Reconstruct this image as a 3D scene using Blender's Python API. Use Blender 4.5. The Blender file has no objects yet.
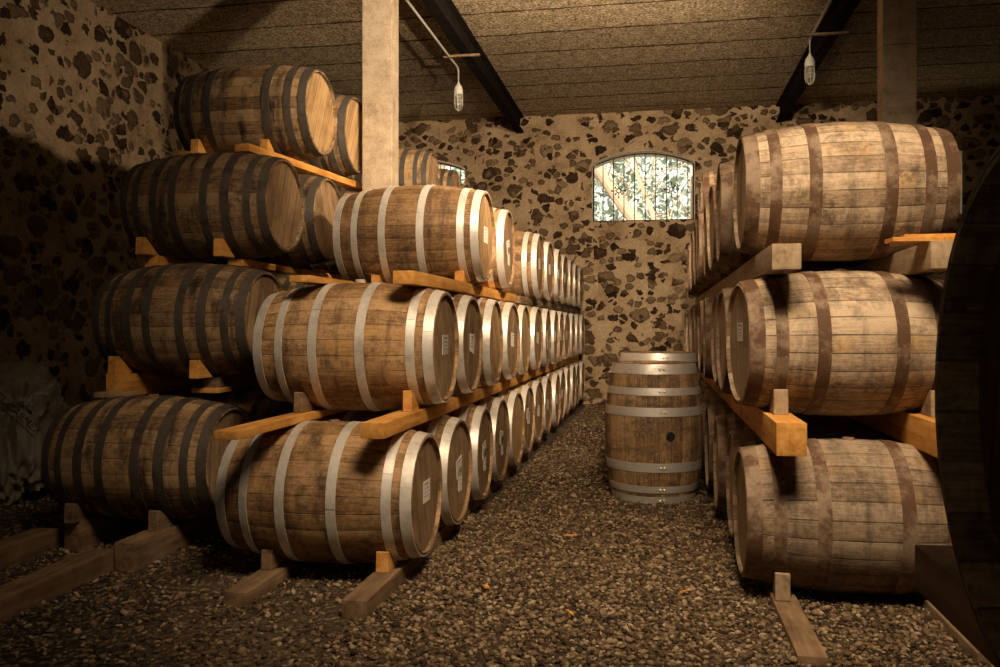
import bpy, bmesh, math, random
import numpy as np
from mathutils import Vector, Matrix
from mathutils.bvhtree import BVHTree
R = math.radians
PI = math.pi
random.seed(7)
scene = bpy.context.scene
COL = scene.collection

# ------------------------------------------------------------------ node helpers
class NT:
    def __init__(s, name):
        s.m = bpy.data.materials.new(name); s.m.use_nodes = True
        s.t = s.m.node_tree; s.n = s.t.nodes; s.l = s.t.links
        s.b = s.n['Principled BSDF']
        s.tc = s.n.new('ShaderNodeTexCoord')
    def link(s, a, b): s.l.new(a, b)
    def val(s, sock, v):
        if isinstance(v, bpy.types.NodeSocket): s.l.new(v, sock)
        else: sock.default_value = v
    def math(s, op, a, b=None, c=None, clamp=False):
        n = s.n.new('ShaderNodeMath'); n.operation = op; n.use_clamp = clamp
        s.val(n.inputs[0], a)
        if b is not None: s.val(n.inputs[1], b)
        if c is not None: s.val(n.inputs[2], c)
        return n.outputs[0]
    def vmath(s, op, a, b=None):
        n = s.n.new('ShaderNodeVectorMath'); n.operation = op
        s.val(n.inputs[0], a)
        if b is not None: s.val(n.inputs[1], b)
        return n.outputs[0]
    def mapping(s, v, scale=(1,1,1), loc=(0,0,0), rot=(0,0,0)):
        n = s.n.new('ShaderNodeMapping'); s.l.new(v, n.inputs[0])
        n.inputs['Scale'].default_value = scale; n.inputs['Location'].default_value = loc
        n.inputs['Rotation'].default_value = rot
        return n.outputs[0]
    def noise(s, v, scale=5, detail=4, rough=.55, col=False, dist=0):
        n = s.n.new('ShaderNodeTexNoise'); s.l.new(v, n.inputs['Vector'])
        n.inputs['Scale'].default_value = scale; n.inputs['Detail'].default_value = detail
        n.inputs['Roughness'].default_value = rough; n.inputs['Distortion'].default_value = dist
        return n.outputs['Color' if col else 'Fac']
    def voro(s, v, scale=5, feature='F1', rnd=1.0):
        n = s.n.new('ShaderNodeTexVoronoi'); n.feature = feature; s.l.new(v, n.inputs['Vector'])
        n.inputs['Scale'].default_value = scale; n.inputs['Randomness'].default_value = rnd
        return n
    def white(s, v, dim='3D'):
        n = s.n.new('ShaderNodeTexWhiteNoise'); n.noise_dimensions = dim
        s.val(n.inputs['W' if dim == '1D' else 'Vector'], v)
        return n.outputs['Value']
    def ramp(s, f, stops, interp='LINEAR'):
        n = s.n.new('ShaderNodeValToRGB'); s.val(n.inputs[0], f)
        cr = n.color_ramp; cr.interpolation = interp
        while len(cr.elements) < len(stops): cr.elements.new(.5)
        for e, (p, c) in zip(cr.elements, stops):
            e.position = p
            e.color = (c, c, c, 1) if isinstance(c, (int, float)) else (*c, 1)
        return n.outputs[0]
    def mix(s, f, a, b, mode='MIX'):
        n = s.n.new('ShaderNodeMix'); n.data_type = 'RGBA'; n.blend_type = mode
        s.val(n.inputs[0], f)
        for k, v in ((6, a), (7, b)):
            if isinstance(v, tuple): v = (*v, 1) if len(v) == 3 else v
            s.val(n.inputs[k], v)
        return n.outputs[2]
    def bump(s, h, strength=.5, dist=.01, normal=None):
        n = s.n.new('ShaderNodeBump'); s.l.new(h, n.inputs['Height'])
        n.inputs['Strength'].default_value = strength; n.inputs['Distance'].default_value = dist
        if normal is not None: s.l.new(normal, n.inputs['Normal'])
        return n.outputs[0]
    def rnd(s):
        return s.n.new('ShaderNodeObjectInfo').outputs['Random']
    def sep(s, v):
        n = s.n.new('ShaderNodeSeparateXYZ'); s.l.new(v, n.inputs[0]); return n.outputs
    def comb(s, x, y, z):
        n = s.n.new('ShaderNodeCombineXYZ')
        for i, v in enumerate((x, y, z)): s.val(n.inputs[i], v)
        return n.outputs[0]
    def out(s, col, rough=.8, metal=0.0, normal=None, spec=.3):
        s.val(s.b.inputs['Base Color'], (*col, 1) if isinstance(col, tuple) else col)
        s.val(s.b.inputs['Roughness'], rough); s.val(s.b.inputs['Metallic'], metal)
        s.b.inputs['Specular IOR Level'].default_value = spec
        if normal is not None: s.link(normal, s.b.inputs['Normal'])
        return s.m

NST = 26
def stave_mat(name, dark, mid, light, patch, patch_amt, stain, line=.9, vert_stain=.6):
    s = NT(name); o = s.tc.outputs['Object']; x, y, z = s.sep(o)
    r = s.rnd(); off = s.math('MULTIPLY', r, 37.0)
    ang = s.math('ARCTAN2', y, z)
    a = s.math('ADD', s.math('MULTIPLY', ang, NST/(2*PI)), NST/2 + .0)
    sid = s.math('FLOOR', a); fr = s.math('FRACT', a)
    sv = s.white(s.comb(sid, s.math('MULTIPLY', r, 91.0), 0.0))
    # board pieces between hoops get their own tint
    p = s.comb(s.math('ADD', s.math('MULTIPLY', x, 3.0), off), s.math('MULTIPLY', a, 3.2), s.math('MULTIPLY', r, 11.0))
    grain = s.noise(p, 3.0, 6, .65)
    p2 = s.comb(s.math('ADD', x, off), y, z)
    blot = s.noise(p2, 3.2, 5, .6)
    fine = s.noise(p2, 55, 5, .75)
    f = s.math('ADD', s.math('MULTIPLY', grain, .5), s.math('MULTIPLY', sv, .24))
    f = s.math('ADD', f, s.math('MULTIPLY', blot, .44)); f = s.math('ADD', f, s.math('MULTIPLY', s.math('SUBTRACT', fine, .25), .42))
    c = s.ramp(f, [(.42, dark), (.60, mid), (.78, light)])
    # orange, less weathered patches in the stave pieces
    pid = s.white(s.comb(sid, s.math('FLOOR', s.math('MULTIPLY', s.math('ADD', x, .455), 5.2)), s.math('MULTIPLY', r, 53.0)))
    pm = s.math('MULTIPLY', s.ramp(pid, [(.76, 0.0), (.80, 1.0)]), s.ramp(s.noise(p2, 5, 3), [(.40, 0.0), (.6, 1.0)]))
    c = s.mix(s.math('MULTIPLY', pm, patch_amt), c, patch)
    # dark bands of stain running round the barrel
    p3 = s.comb(s.math('ADD', s.math('MULTIPLY', x, 7.0), off), s.math('MULTIPLY', y, 1.6), s.math('MULTIPLY', z, 1.6))
    st = s.ramp(s.noise(p3, 1.6, 6, .65), [(.50, 0.0), (.66, 1.0)])
    c = s.mix(s.math('MULTIPLY', st, vert_stain), c, stain)
    st2 = s.ramp(s.noise(p2, 8, 8, .8), [(.52, 0.0), (.64, 1.0)])
    c = s.mix(s.math('MULTIPLY', st2, vert_stain*.8), c, stain)
    p4 = s.comb(s.math('ADD', s.math('MULTIPLY', x, 1.2), off), s.math('MULTIPLY', y, 2.2), s.math('MULTIPLY', z, 2.2))
    st3 = s.math('MULTIPLY', s.ramp(s.noise(p2, 24, 6, .8), [(.47, 0.0), (.60, 1.0)]), s.ramp(s.noise(p4, 2.6, 4, .6), [(.42, 0.0), (.62, 1.0)]))
    c = s.mix(s.math('MULTIPLY', st3, .62), c, stain)
    # pale specks
    sp = s.ramp(s.noise(p2, 38, 2, .5), [(.70, 0.0), (.76, 1.0)])
    c = s.mix(s.math('MULTIPLY', sp, .35), c, light)
    ln = s.math('MINIMUM', fr, s.math('SUBTRACT', 1.0, fr))
    lm = s.math('MULTIPLY', s.ramp(ln, [(.0, 1.0), (.022, .85), (.042, 0.0)]), s.ramp(s.noise(p2, 4.0, 3), [(.35, .35), (.6, 1.0)]))
    c = s.mix(s.math('MULTIPLY', lm, line), c, (.012, .008, .005))
    tint = s.ramp(s.white(s.math('MULTIPLY', r, 17.3), '1D'), [(0, .72), (1, 1.12)])
    c = s.mix(1.0, c, tint, 'MULTIPLY')
    h = s.math('SUBTRACT', s.math('MULTIPLY', grain, .5), s.math('MULTIPLY', lm, 1.2))
    h = s.math('ADD', h, s.math('MULTIPLY', fine, .25))
    return s.out(c, .72, 0, s.bump(h, .6, .004), .35)

def head_mat(name, dark, mid, light):
    s = NT(name); o = s.tc.outputs['Object']; x, y, z = s.sep(o)
    r = s.rnd(); th = s.math('MULTIPLY', s.math('SUBTRACT', r, .5), .9)
    yy = s.math('ADD', s.math('MULTIPLY', y, s.math('COSINE', th)), s.math('MULTIPLY', z, s.math('SINE', th)))
    zz = s.math('SUBTRACT', s.math('MULTIPLY', z, s.math('COSINE', th)), s.math('MULTIPLY', y, s.math('SINE', th)))
    a = s.math('ADD', s.math('MULTIPLY', yy, 11.5), 20.3)
    sid = s.math('FLOOR', a); fr = s.math('FRACT', a)
    sv = s.white(s.comb(sid, s.math('MULTIPLY', r, 77.0), 1.0))
    p = s.comb(s.math('MULTIPLY', yy, 30.0), s.math('ADD', s.math('MULTIPLY', zz, 2.2), s.math('MULTIPLY', r, 29.0)), s.math('MULTIPLY', sv, 7.0))
    grain = s.noise(p, 1.6, 7, .65, dist=.4)
    p2 = s.comb(s.math('MULTIPLY', r, 29.0), y, z)
    blot = s.noise(p2, 7, 5, .65)
    f = s.math('ADD', s.math('MULTIPLY', grain, .55), s.math('ADD', s.math('MULTIPLY', sv, .16), s.math('MULTIPLY', blot, .5)))
    c = s.ramp(f, [(.40, dark), (.62, mid), (.9, light)])
    ln = s.math('MINIMUM', fr, s.math('SUBTRACT', 1.0, fr))
    lm = s.ramp(ln, [(.0, 1.0), (.03, .8), (.05, 0.0)])
    c = s.mix(s.math('MULTIPLY', lm, .5), c, (.012, .008, .005))
    h = s.math('SUBTRACT', s.math('MULTIPLY', grain, .5), lm)
    return s.out(c, .75, 0, s.bump(h, .5, .003), .3)

def metal_mat(name, base, spots, metal, rough, spot_lo=.5, spot_hi=.62, bs=.2):
    s = NT(name); o = s.tc.outputs['Object']; r = s.rnd()
    p = s.vmath('ADD', o, s.comb(s.math('MULTIPLY', r, 23.0), 0.0, 0.0))
    n1 = s.noise(p, 7, 6, .7); n2 = s.noise(p, 60, 3, .6)
    m = s.ramp(n1, [(spot_lo, 0.0), (spot_hi, 1.0)])
    c = s.mix(m, base, spots)
    c = s.mix(s.math('MULTIPLY', n2, .5), c, spots)
    rg = s.math('ADD', s.math('MULTIPLY', n1, .3), rough)
    return s.out(c, rg, metal, s.bump(n2, bs, .002), .05 if 'painted' in name else .5)

def timber_mat(name, dark, mid, light, axis='y', sc=1.0):
    s = NT(name); o = s.tc.outputs['Object']; r = s.rnd()
    k = {'x': (1.5, 22, 22), 'y': (22, 1.5, 22), 'z': (22, 22, 1.5)}[axis]
    p = s.vmath('ADD', s.mapping(o, k), s.comb(s.math('MULTIPLY', r, 50.0), 0.0, s.math('MULTIPLY', r, 13.0)))
    g = s.noise(p, 1.1*sc, 7, .65, dist=.5)
    b = s.noise(s.vmath('ADD', o, s.comb(s.math('MULTIPLY', r, 50.0), 0.0, 0.0)), 5, 5, .65)
    f = s.math('ADD', s.math('MULTIPLY', g, .6), s.math('MULTIPLY', b, .45))
    c = s.ramp(f, [(.36, dark), (.52, mid), (.7, light)])
    return s.out(c, .78, 0, s.bump(g, .45, .003), .3)

M = {}
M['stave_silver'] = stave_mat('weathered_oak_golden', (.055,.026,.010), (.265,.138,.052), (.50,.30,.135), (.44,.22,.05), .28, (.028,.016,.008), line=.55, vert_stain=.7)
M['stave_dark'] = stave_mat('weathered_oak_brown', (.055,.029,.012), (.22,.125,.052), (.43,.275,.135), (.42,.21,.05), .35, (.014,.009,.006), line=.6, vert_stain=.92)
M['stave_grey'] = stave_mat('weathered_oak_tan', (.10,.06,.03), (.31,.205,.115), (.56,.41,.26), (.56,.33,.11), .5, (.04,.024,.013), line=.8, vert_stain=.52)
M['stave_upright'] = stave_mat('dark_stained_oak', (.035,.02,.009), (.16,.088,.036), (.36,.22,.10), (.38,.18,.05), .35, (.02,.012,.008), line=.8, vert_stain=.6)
M['head_warm'] = head_mat('barrel_head_brown', (.08,.045,.02), (.27,.165,.08), (.50,.34,.18))
M['head_orange'] = head_mat('barrel_head_orange', (.15,.08,.03), (.38,.23,.095), (.55,.38,.20))
M['head_tan'] = head_mat('barrel_head_tan', (.18,.11,.055), (.40,.27,.15), (.6,.44,.27))
M['galv'] = metal_mat('galvanised_steel', (.86,.79,.68), (.48,.42,.33), .38, .30, .48, .72)
M['galv_shiny'] = metal_mat('bright_galvanised_steel', (.80,.75,.65), (.42,.37,.29), .6, .3, .5, .8)
M['dark_steel'] = metal_mat('dull_dark_steel', (.095,.075,.055), (.05,.035,.024), .25, .5)
M['rusty'] = metal_mat('rusted_steel', (.33,.23,.14), (.11,.052,.022), .05, .6, .42, .56, .9)
M['black_steel'] = metal_mat('black_painted_steel', (.008,.006,.005), (.02,.013,.009), .0, .85)
M['timber_orange'] = timber_mat('sawn_timber_orange', (.30,.115,.02), (.62,.28,.055), (.80,.43,.12))
M['timber_brown'] = timber_mat('old_timber_brown', (.07,.04,.02), (.20,.12,.06), (.36,.23,.12))
M['timber_grey'] = timber_mat('old_timber_grey', (.17,.105,.055), (.36,.25,.14), (.52,.38,.23))
M['bung'] = timber_mat('pale_bung_wood', (.30,.2,.11), (.55,.42,.28), (.75,.62,.45))
s = NT('gravel_stone')
gi = s.n.new('ShaderNodeNewGeometry').outputs['Random Per Island']
g2 = s.noise(s.tc.outputs['Object'], 60, 3)
c = s.ramp(gi, [(0, (.035,.020,.009)), (.45, (.125,.078,.036)), (.85, (.27,.18,.092)), (1, (.44,.32,.185))])
M['gravel'] = s.out(c, .85, 0, s.bump(g2, .4, .003), .3)
s = NT('gravel_bed'); o = s.tc.outputs['Object']
v = s.voro(o, 38); v2 = s.voro(o, 80)
cc = s.ramp(s.white(v.outputs['Position']), [(0, (.055,.036,.02)), (.6, (.15,.105,.062)), (1, (.32,.24,.15))])
dd = s.ramp(v.outputs['Distance'], [(.25, 0.0), (.62, 1.0)])
cc = s.mix(dd, cc, (.03,.02,.012))
big = s.noise(o, .9, 4); cc = s.mix(s.ramp(big, [(.45, 0.0), (.62, .55)]), cc, (.17,.115,.065))
hh = s.math('SUBTRACT', 1.0, s.math('ADD', v.outputs['Distance'], s.math('MULTIPLY', v2.outputs['Distance'], .4)))
M['gravel_bed'] = s.out(cc, .9, 0, s.bump(hh, .9, .02), .2)

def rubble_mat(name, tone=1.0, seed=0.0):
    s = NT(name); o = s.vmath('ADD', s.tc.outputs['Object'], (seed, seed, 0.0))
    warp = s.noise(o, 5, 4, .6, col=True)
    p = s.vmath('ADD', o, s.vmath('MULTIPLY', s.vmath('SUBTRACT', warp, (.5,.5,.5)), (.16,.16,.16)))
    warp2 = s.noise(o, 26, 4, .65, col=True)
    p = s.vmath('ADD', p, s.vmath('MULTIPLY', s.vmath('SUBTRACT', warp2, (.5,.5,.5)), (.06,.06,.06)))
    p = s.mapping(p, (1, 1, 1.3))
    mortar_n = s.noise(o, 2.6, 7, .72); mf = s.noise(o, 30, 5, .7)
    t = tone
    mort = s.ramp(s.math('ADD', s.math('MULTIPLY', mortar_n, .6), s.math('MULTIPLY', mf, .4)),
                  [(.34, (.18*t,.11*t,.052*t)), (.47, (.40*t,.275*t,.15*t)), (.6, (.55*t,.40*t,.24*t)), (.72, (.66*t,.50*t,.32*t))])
    col = mort
    H = s.math('ADD', s.math('MULTIPLY', mf, .35), s.math('MULTIPLY', mortar_n, .5))
    dens = s.noise(o, .55, 2)
    for sc, pres, t0, t1 in ((3.6, .22, .03, .17), (6.6, .34, .03, .15)):
        v = s.voro(p, sc); e = s.voro(p, sc, 'DISTANCE_TO_EDGE')
        cr = s.white(v.outputs['Position']); cp = s.white(s.vmath('ADD', v.outputs['Position'], (7.7, 2.1, 4.4)))
        th = s.math('MULTIPLY_ADD', cr, t1 - t0, t0)
        d1 = s.math('SUBTRACT', e.outputs['Distance'], th)
        d2 = s.math('SUBTRACT', s.math('MULTIPLY_ADD', cr, -.12, .52), v.outputs['Distance'])
        d = s.math('MINIMUM', d1, d2)
        m = s.ramp(s.math('MULTIPLY_ADD', d, 1.0, .5), [(.492, 0.0), (.508, 1.0)])
        m = s.math('MULTIPLY', m, s.math('GREATER_THAN', cp, s.math('MULTIPLY_ADD', dens, .9, pres - .45)))
        tn = s.noise(p, 18, 6, .72)
        f = s.math('ADD', s.math('MULTIPLY', s.white(s.vmath('ADD', v.outputs['Position'], (3.1, 1.7, .3))), .55), s.math('MULTIPLY', tn, .65))
        stc = s.ramp(f, [(.28, (.03*t,.017*t,.010*t)), (.46, (.085*t,.048*t,.025*t)), (.62, (.17*t,.105*t,.055*t)), (.9, (.33*t,.225*t,.125*t))])
        col = s.mix(m, col, stc)
        rim = s.ramp(s.math('MULTIPLY_ADD', d, 1.0, .5), [(.46, 0.0), (.495, 1.0), (.515, 0.0)])
        col = s.mix(s.math('MULTIPLY', s.math('MULTIPLY', rim, .3), m), col, (.03,.018,.01))
        dd = s.math('MINIMUM', s.math('MAXIMUM', d, 0.0), .10)
        H = s.math('ADD', H, s.math('MULTIPLY', m, s.math('ADD', s.math('MULTIPLY', dd, 7.0), s.math('MULTIPLY', tn, .9))))
    return s.out(col, .92, 0, s.bump(H, 1.0, .035), .15)
M['rubble'] = rubble_mat('rubble_stone_wall')
M['rubble_shaded'] = rubble_mat('shaded_rubble_stone_wall', .62, 3.3)  # same rubble, colour darkened so the left wall looks dimly lit

s = NT('rough_ceiling'); o = s.tc.outputs['Object']; x, y, z = s.sep(o)
wob = s.noise(o, 1.5, 3); yy = s.math('ADD', y, s.math('MULTIPLY', wob, .10))
sid = s.math('DIVIDE', s.math('ADD', yy, 20.02), .665); fr = s.math('FRACT', sid)
sv = s.white(s.math('FLOOR', sid), '1D')
sp = s.noise(o, 34, 4, .75); sp2 = s.noise(o, 9, 5, .7)
c = s.ramp(s.math('ADD', s.math('MULTIPLY', sp, .75), s.math('MULTIPLY', sp2, .25)), [(.38, (.09,.06,.03)), (.5, (.42,.31,.18)), (.60, (.85,.68,.45))])
c = s.mix(1.0, c, s.ramp(sv, [(0, .8), (1, 1.05)]), 'MULTIPLY')
ln = s.math('MINIMUM', fr, s.math('SUBTRACT', 1.0, fr))
lw = s.math('MULTIPLY_ADD', s.noise(s.mapping(o, (1.6, 4, 1)), 1.4, 4, .7), .11, -.026)
lm = s.ramp(s.math('SUBTRACT', lw, ln), [(0.0, 0.0), (.008, 1.0)])
c = s.mix(s.math('MULTIPLY', lm, .9), c, (.045,.022,.01))
M['ceiling'] = s.out(c, .95, 0, s.bump(s.math('SUBTRACT', sp, lm), 1.0, .03), .1)

s = NT('cast_concrete'); o = s.tc.outputs['Object']
n1 = s.noise(o, 6, 6, .7); n2 = s.noise(o, 70, 3, .6); pit = s.voro(o, 45)
c = s.ramp(s.math('ADD', s.math('MULTIPLY', n1, .7), s.math('MULTIPLY', n2, .3)), [(.3, (.20,.14,.085)), (.5, (.42,.32,.21)), (.7, (.56,.45,.31))])
pm = s.ramp(pit.outputs['Distance'], [(.06, 1.0), (.12, 0.0)]); c = s.mix(s.math('MULTIPLY', pm, .6), c, (.07,.045,.025))
sx, sy, sz = s.sep(o)
jt = s.math('ABSOLUTE', s.math('SUBTRACT', s.math('ADD', sz, s.math('MULTIPLY', n1, .03)), 3.24))
jm = s.math('MULTIPLY', s.ramp(jt, [(0, 1.0), (.008, 0.0)]), s.math('GREATER_THAN', sx, 0.0)); c = s.mix(s.math('MULTIPLY', jm, .7), c, (.06,.04,.02))
M['concrete'] = s.out(c, .9, 0, s.bump(s.math('SUBTRACT', n2, s.math('ADD', pm, jm)), .5, .006), .2)

def plain(name, col, rough=.6, metal=0.0, bs=.1, sc=40):
    s = NT(name); n = s.noise(s.tc.outputs['Object'], sc, 3)
    c = s.mix(n, tuple(k*.75 for k in col), tuple(min(1, k*1.15) for k in col))
    return s.out(c, rough, metal, s.bump(n, bs, .003), .4)
M['paper'] = plain('aged_paper', (.80,.74,.62), .8)
M['ink'] = plain('faded_ink', (.05,.04,.03), .8)
M['print'] = plain('faded_print', (.30,.25,.19), .8)
M['sack'] = plain('woven_sack', (.25,.20,.13), .75, 0, .5, 26)
M['plaster'] = plain('pale_plaster', (.72,.62,.47), .85)
M['iron'] = plain('black_iron', (.012,.010,.009), .5)
M['lampgrey'] = plain('lamp_grey_enamel', (.62,.57,.47), .5)
M['conduit'] = plain('grey_conduit', (.50,.45,.37), .45, .3)
M['bark'] = plain('pale_bark', (.60,.42,.27), .9)
M['leafm'] = plain('pale_leaf', (.42,.48,.38), .8)
M['earth'] = plain('outside_earth', (.45,.40,.30), .9)
s = NT('jar_glass'); s.b.inputs['Base Color'].default_value = (.8,.76,.66,1); s.b.inputs['Transmission Weight'].default_value = .85
s.b.inputs['Roughness'].default_value = .12; M['glass'] = s.m

# ------------------------------------------------------------------ mesh helpers
def link(name, bm, m, parent=None, smooth=True, angle=35):
    me = bpy.data.meshes.new(name); bm.normal_update(); bm.to_mesh(me); bm.free()
    me.materials.append(m)
    if smooth:
        me.polygons.foreach_set('use_smooth', [True]*len(me.polygons))
        me.set_sharp_from_angle(angle=R(angle))
    o = bpy.data.objects.new(name, me); COL.objects.link(o)
    if parent is not None: o.parent = parent
    return o
def tag(o, label, cat, group=None, kind=None):
    if label: o['label'] = label
    if cat: o['category'] = cat
    if group: o['group'] = group
    if kind: o['kind'] = kind
    return o
def empty(name, loc=(0,0,0), rot=(0,0,0)):
    o = bpy.data.objects.new(name, None); COL.objects.link(o)
    o.empty_display_size = .1; o.location = loc; o.rotation_euler = rot
    return o
def copy_tree(o, parent=None):
    c = o.copy(); COL.objects.link(c); c.parent = parent
    for ch in o.children: copy_tree(ch, c)
    return c
def add_box(bm, x0, x1, y0, y1, z0, z1, bev=0.0, jit=0.0, ny=1):
    b = bmesh.new()
    vs = {}
    for j in range(ny+1):
        y = y0 + (y1-y0)*j/ny
        q = [(x0,z0),(x1,z0),(x1,z1),(x0,z1)]
        jx, jz = random.uniform(-jit,jit), random.uniform(-jit,jit)
        vs[j] = [b.verts.new((x+jx, y, z+jz)) for x, z in q]
    for j in range(ny):
        for k in range(4):
            b.faces.new((vs[j][k], vs[j][(k+1)%4], vs[j+1][(k+1)%4], vs[j+1][k]))
    b.faces.new(vs[0][::-1]); b.faces.new(vs[ny])
    bmesh.ops.recalc_face_normals(b, faces=b.faces)
    if bev:
        ed = [e for e in b.edges if len(e.link_faces) == 2 and e.calc_face_angle(0) > .6]
        bmesh.ops.bevel(b, geom=ed, offset=bev, segments=2, profile=.6, affect='EDGES')
    me = bpy.data.meshes.new('tmp'); b.to_mesh(me); b.free(); bm.from_mesh(me); bpy.data.meshes.remove(me)
def add_tube(bm, pts, r, n=8, cap=True):
    pts = [Vector(p) for p in pts]; rings = []
    rs = r if isinstance(r, (list, tuple)) else [r]*len(pts)
    up = Vector((.13,.21,.97)).normalized()
    for i, p in enumerate(pts):
        t = (pts[min(i+1,len(pts)-1)] - pts[max(i-1,0)]).normalized()
        a = t.cross(up)
        if a.length < .1: a = t.cross(Vector((1,0,0)))
        a.normalize(); b = t.cross(a)
        rings.append([bm.verts.new(p + (a*math.cos(2*PI*k/n) + b*math.sin(2*PI*k/n))*rs[i]) for k in range(n)])
    for i in range(len(rings)-1):
        for k in range(n):
            bm.faces.new((rings[i][k], rings[i][(k+1)%n], rings[i+1][(k+1)%n], rings[i+1][k]))
    if cap: bm.faces.new(rings[0][::-1]); bm.faces.new(rings[-1])
def add_revolve(bm, prof, n=32, axis='z', close=False, mod=None):
    """prof: (radius, height) list"""
    rings = []
    for r, h in prof:
        ring = []
        for k in range(n):
            a = 2*PI*k/n; rr = r*(mod(a, k) if mod else 1)
            if axis == 'z': v = (rr*math.cos(a), rr*math.sin(a), h)
            else: v = (h, rr*math.sin(a), rr*math.cos(a))
            ring.append(bm.verts.new(v))
        rings.append(ring)
    m = len(rings)
    for i in range(m if close else m-1):
        for k in range(n):
            bm.faces.new((rings[i][k], rings[i][(k+1)%n], rings[(i+1)%m][(k+1)%n], rings[(i+1)%m][k]))
    if not close:
        if prof[0][0] > 1e-5: bm.faces.new(rings[0][::-1])
        if prof[-1][0] > 1e-5: bm.faces.new(rings[-1])
    bmesh.ops.recalc_face_normals(bm, faces=bm.faces)

# ------------------------------------------------------------------ barrel
L, RB, RH = .91, .3255, .272
def rad(x):                       # outer radius at x measured from the middle
    t = 2*abs(x)/L
    return RH + (RB-RH)*(1 - min(t,1)**2)
def body_bm(rc):
    bm = bmesh.new(); n = NST*6; prof = []
    hx = L/2
    prof.append((RH-.045, -hx+rc+.014)); prof.append((RH-.016, -hx+rc+.002)); prof.append((RH-.014, -hx+.005)); prof.append((RH-.012, -hx))
    prof.append((RH-.006, -hx))
    for i in range(15):
        x = -hx + .006 + (L-.012)*i/14; prof.append((rad(x), x))
    prof.append((RH-.006, hx)); prof.append((RH-.012, hx)); prof.append((RH-.014, hx-.005)); prof.append((RH-.016, hx-rc-.002)); prof.append((RH-.045, hx-rc-.014))
    def mod(a, k):
        q = k % 6
        return 1 - (.0045 if q == 0 else (-.0012 if q in (2,3,4) else 0))
    add_revolve(bm, prof, n, 'x', False, mod)
    # open ends: remove the two big caps
    for f in [f for f in bm.faces if len(f.verts) > 10]: bm.faces.remove(f)
    return bm
def head_bm(sg, rc):
    bm = bmesh.new(); x = sg*(L/2-rc)
    add_revolve(bm, [(0.0001, x), (.12, x), (RH-.022, x), (RH-.017, x-sg*.005), (RH-.017, x-sg*.02)], 48, 'x')
    for f in [f for f in bm.faces if len(f.verts) > 10 and abs(f.calc_center_median().x - (x-sg*.02)) < .002 and f.calc_area() > .1]: bm.faces.remove(f)
    return bm
def hoop_bm(x0, x1, th=.0035, rivets=False, ang=.5):
    bm = bmesh.new(); k = [x0 + (x1-x0)*i/3 for i in range(4)]
    r = lambda x: rad(x) + .0005
    out = [(r(x)+th, x) for x in k]; inn = [(r(x)-.002, x) for x in reversed(k)]
    bev = [(r(k[0])+th*.4, k[0]-.0008)]
    add_revolve(bm, out + inn, 78, 'x', True)
    # overlapped, riveted joint
    for q in range(5):
        pass
    xs = [x0+.001, x1-.001]; a0, a1 = ang-.09, ang+.09
    grid = [[bm.verts.new((x, (r(x)+th+.0025)*math.sin(a), (r(x)+th+.0025)*math.cos(a))) for a in [a0+(a1-a0)*i/6 for i in range(7)]] for x in xs]
    for i in range(6): bm.faces.new((grid[0][i], grid[0][i+1], grid[1][i+1], grid[1][i]))
    low = [[bm.verts.new((x, (r(x)+th-.001)*math.sin(a), (r(x)+th-.001)*math.cos(a))) for a in (a0, a1)] for x in xs]
    bm.faces.new((grid[0][0], grid[1][0], low[1][0], low[0][0])); bm.faces.new((grid[0][6], low[0][1], low[1][1], grid[1][6]))
    if rivets:
        xm = (x0+x1)/2
        for a in (ang-.05, ang+.04):
            rr = r(xm)+th+.003
            p = Vector((xm, rr*math.sin(a), rr*math.cos(a)))
            bmesh.ops.create_uvsphere(bm, u_segments=8, v_segments=6, radius=.010, matrix=Matrix.Translation(p))
    bmesh.ops.recalc_face_normals(bm, faces=bm.faces)
    return bm
def bung_bm(h=.014):
    bm = bmesh.new(); add_revolve(bm, [(.0001, -.01), (.030, -.01), (.026, h), (.022, h+.003), (.0001, h+.003)], 18, 'z')
    bmesh.ops.translate(bm, verts=bm.verts, vec=(0,0,rad(0))); return bm
def sticker_bm(w, h, y=0, z=0):
    bm = bmesh.new(); add_box(bm, L/2-.0175, L/2-.0155, y-w/2, y+w/2, z-h/2, z+h/2)
    return bm

HOOP6 = [(-.455+.002, -.455+.050), (-.330, -.290), (-.152, -.108), (.085, .129), (.325, .367), (.405, .453)]
def make_barrel(name, sm, hm, hoopm, hoops, rivets=False, rc=.017):
    root = empty(name)
    b = link('staves', body_bm(rc), sm, root, angle=40)
    link('head', head_bm(1, rc), hm, root); link('head', head_bm(-1, rc), hm, root)
    for h in hoops: link('hoop', hoop_bm(*h, rivets=rivets, ang=random.uniform(-1.6, -.5) if not rivets else -PI/2-.18), hoopm, root)
    return root
HOOPR = [(-.453, -.393), (-.350, -.300), (-.185, -.132), (.132, .185), (.300, .350), (.393, .453)]
HOOPD = [(-.453, -.405), (-.365, -.325), (-.245, -.195), (-.120,-.075), (.075, .120), (.195, .245), (.325, .365), (.405, .453)]
HOOPD6 = [(-.453, -.405), (-.360, -.315), (-.225, -.175), (.175, .225), (.315, .360), (.405, .453)]
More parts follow.
